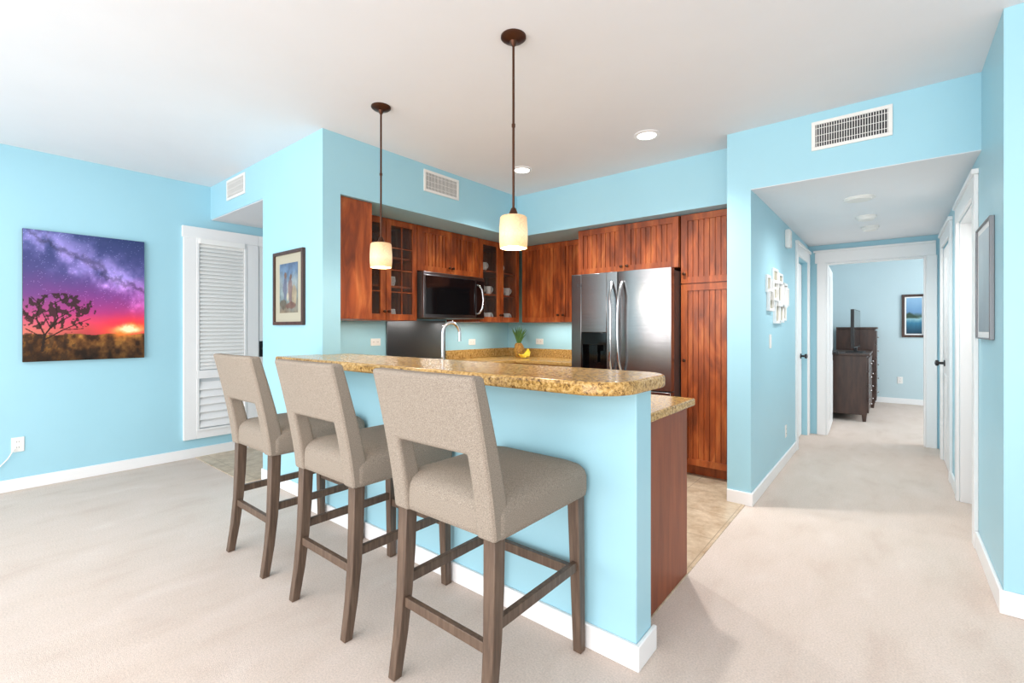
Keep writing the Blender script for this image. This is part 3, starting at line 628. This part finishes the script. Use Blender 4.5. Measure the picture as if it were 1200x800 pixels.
t=thing('television','flat black television standing on the dark bedroom dresser','television',(-.43,8.1,.93),R90-.04)
MB().box(0,.85,-.02,.02,.07,.62).build('housing',M['blackm'],t,.004); MB().box(.01,.84,-.022,-.02,.085,.61).build('screen',M['black'],t)
MB().box(.2,.65,-.1,.1,0,.012).box(.39,.46,-.02,.02,.012,.08).build('stand',M['blackm'],t,.003)

# ---------------------------------------------------------------- lights
def area(name,loc,rot,sx,sy,e,col=(1,1,1)):
    l=bpy.data.lights.new(name,'AREA'); l.shape='RECTANGLE'; l.size=sx; l.size_y=sy; l.energy=e; l.color=col
    o=bpy.data.objects.new(name,l); C.objects.link(o); o.location=loc; o.rotation_euler=rot; return o
area('living_room_daylight',(-1,-3.9,1.6),(math.radians(90),0,0),8,2.2,235,(.995,.995,1))
area('overhead_fill',(-2.6,-1.0,2.66),(0,0,0),5,2,34,(1,.985,.97))  # added overhead fill outside the view, brightens the floor at left
area('ceiling_fill',(-1.4,-2.6,.4),(math.radians(180-52),0,0),5,1.6,76,(.985,.99,1))  # added unseen fill aimed upward to brighten the ceiling
area('bedroom_window_light',(2.4,8.5,1.6),(0,math.radians(90),0),1.5,2,85)
# added unseen fill under the upper cabinets, brightens the dark wall below
area('under_cabinet_fill',(-3.75,2.5,1.345),(0,0,0),.05,.6,2.2,(1,.95,.88))
area('under_cabinet_fill',(-3.75,4.05,1.345),(0,0,0),.05,.6,3,(1,.95,.88))
area('under_cabinet_fill',(-3.0,4.65,1.345),(0,0,0),.8,.05,3,(1,.95,.88))
area('under_microwave_fill',(-3.7,3.28,1.375),(0,0,0),.1,.4,3.0,(1,.95,.88))  # added fill below the microwave for the wall behind the range
def spot(loc,e,ang=150,r=.05,col=(1,.975,.94)):
    l=bpy.data.lights.new('downlight_or_fill','SPOT'); l.energy=e; l.spot_size=math.radians(ang); l.spot_blend=1; l.shadow_soft_size=r; l.color=col
    o=bpy.data.objects.new('downlight_or_fill',l); C.objects.link(o); o.location=loc
spot((-1.405,3.30,H-.03),140,124); spot((-2.586,3.31,H-.03),140,124)
spot((-.193,4.45,hc-.04),56,168); spot((-.17,5.75,hc-.06),40,168)  # added hall fill, placed just under the ceiling discs
for x,y in ((-1.44,1.775),(-2.56,1.795)):
    l=bpy.data.lights.new('pendant_bulb','POINT'); l.energy=6; l.shadow_soft_size=.03; l.color=(1,.9,.78)
    o=bpy.data.objects.new('pendant_bulb',l); C.objects.link(o); o.location=(x,y,1.66)
W=bpy.data.worlds.new('World'); bpy.context.scene.world=W; W.use_nodes=True
W.node_tree.nodes['Background'].inputs[0].default_value=(.99,.99,1,1); W.node_tree.nodes['Background'].inputs[1].default_value=1.2

# ---------------------------------------------------------------- camera
cam=bpy.data.cameras.new('camera'); co=bpy.data.objects.new('camera',cam); C.objects.link(co)
cam.sensor_width=36; cam.lens=16.35; cam.shift_y=-.0125; cam.clip_start=.05
co.location=(0,0,1.275); co.rotation_euler=(PI/2,0,math.radians(39.23))
bpy.context.scene.camera=co
bpy.context.scene.view_settings.view_transform='Standard'
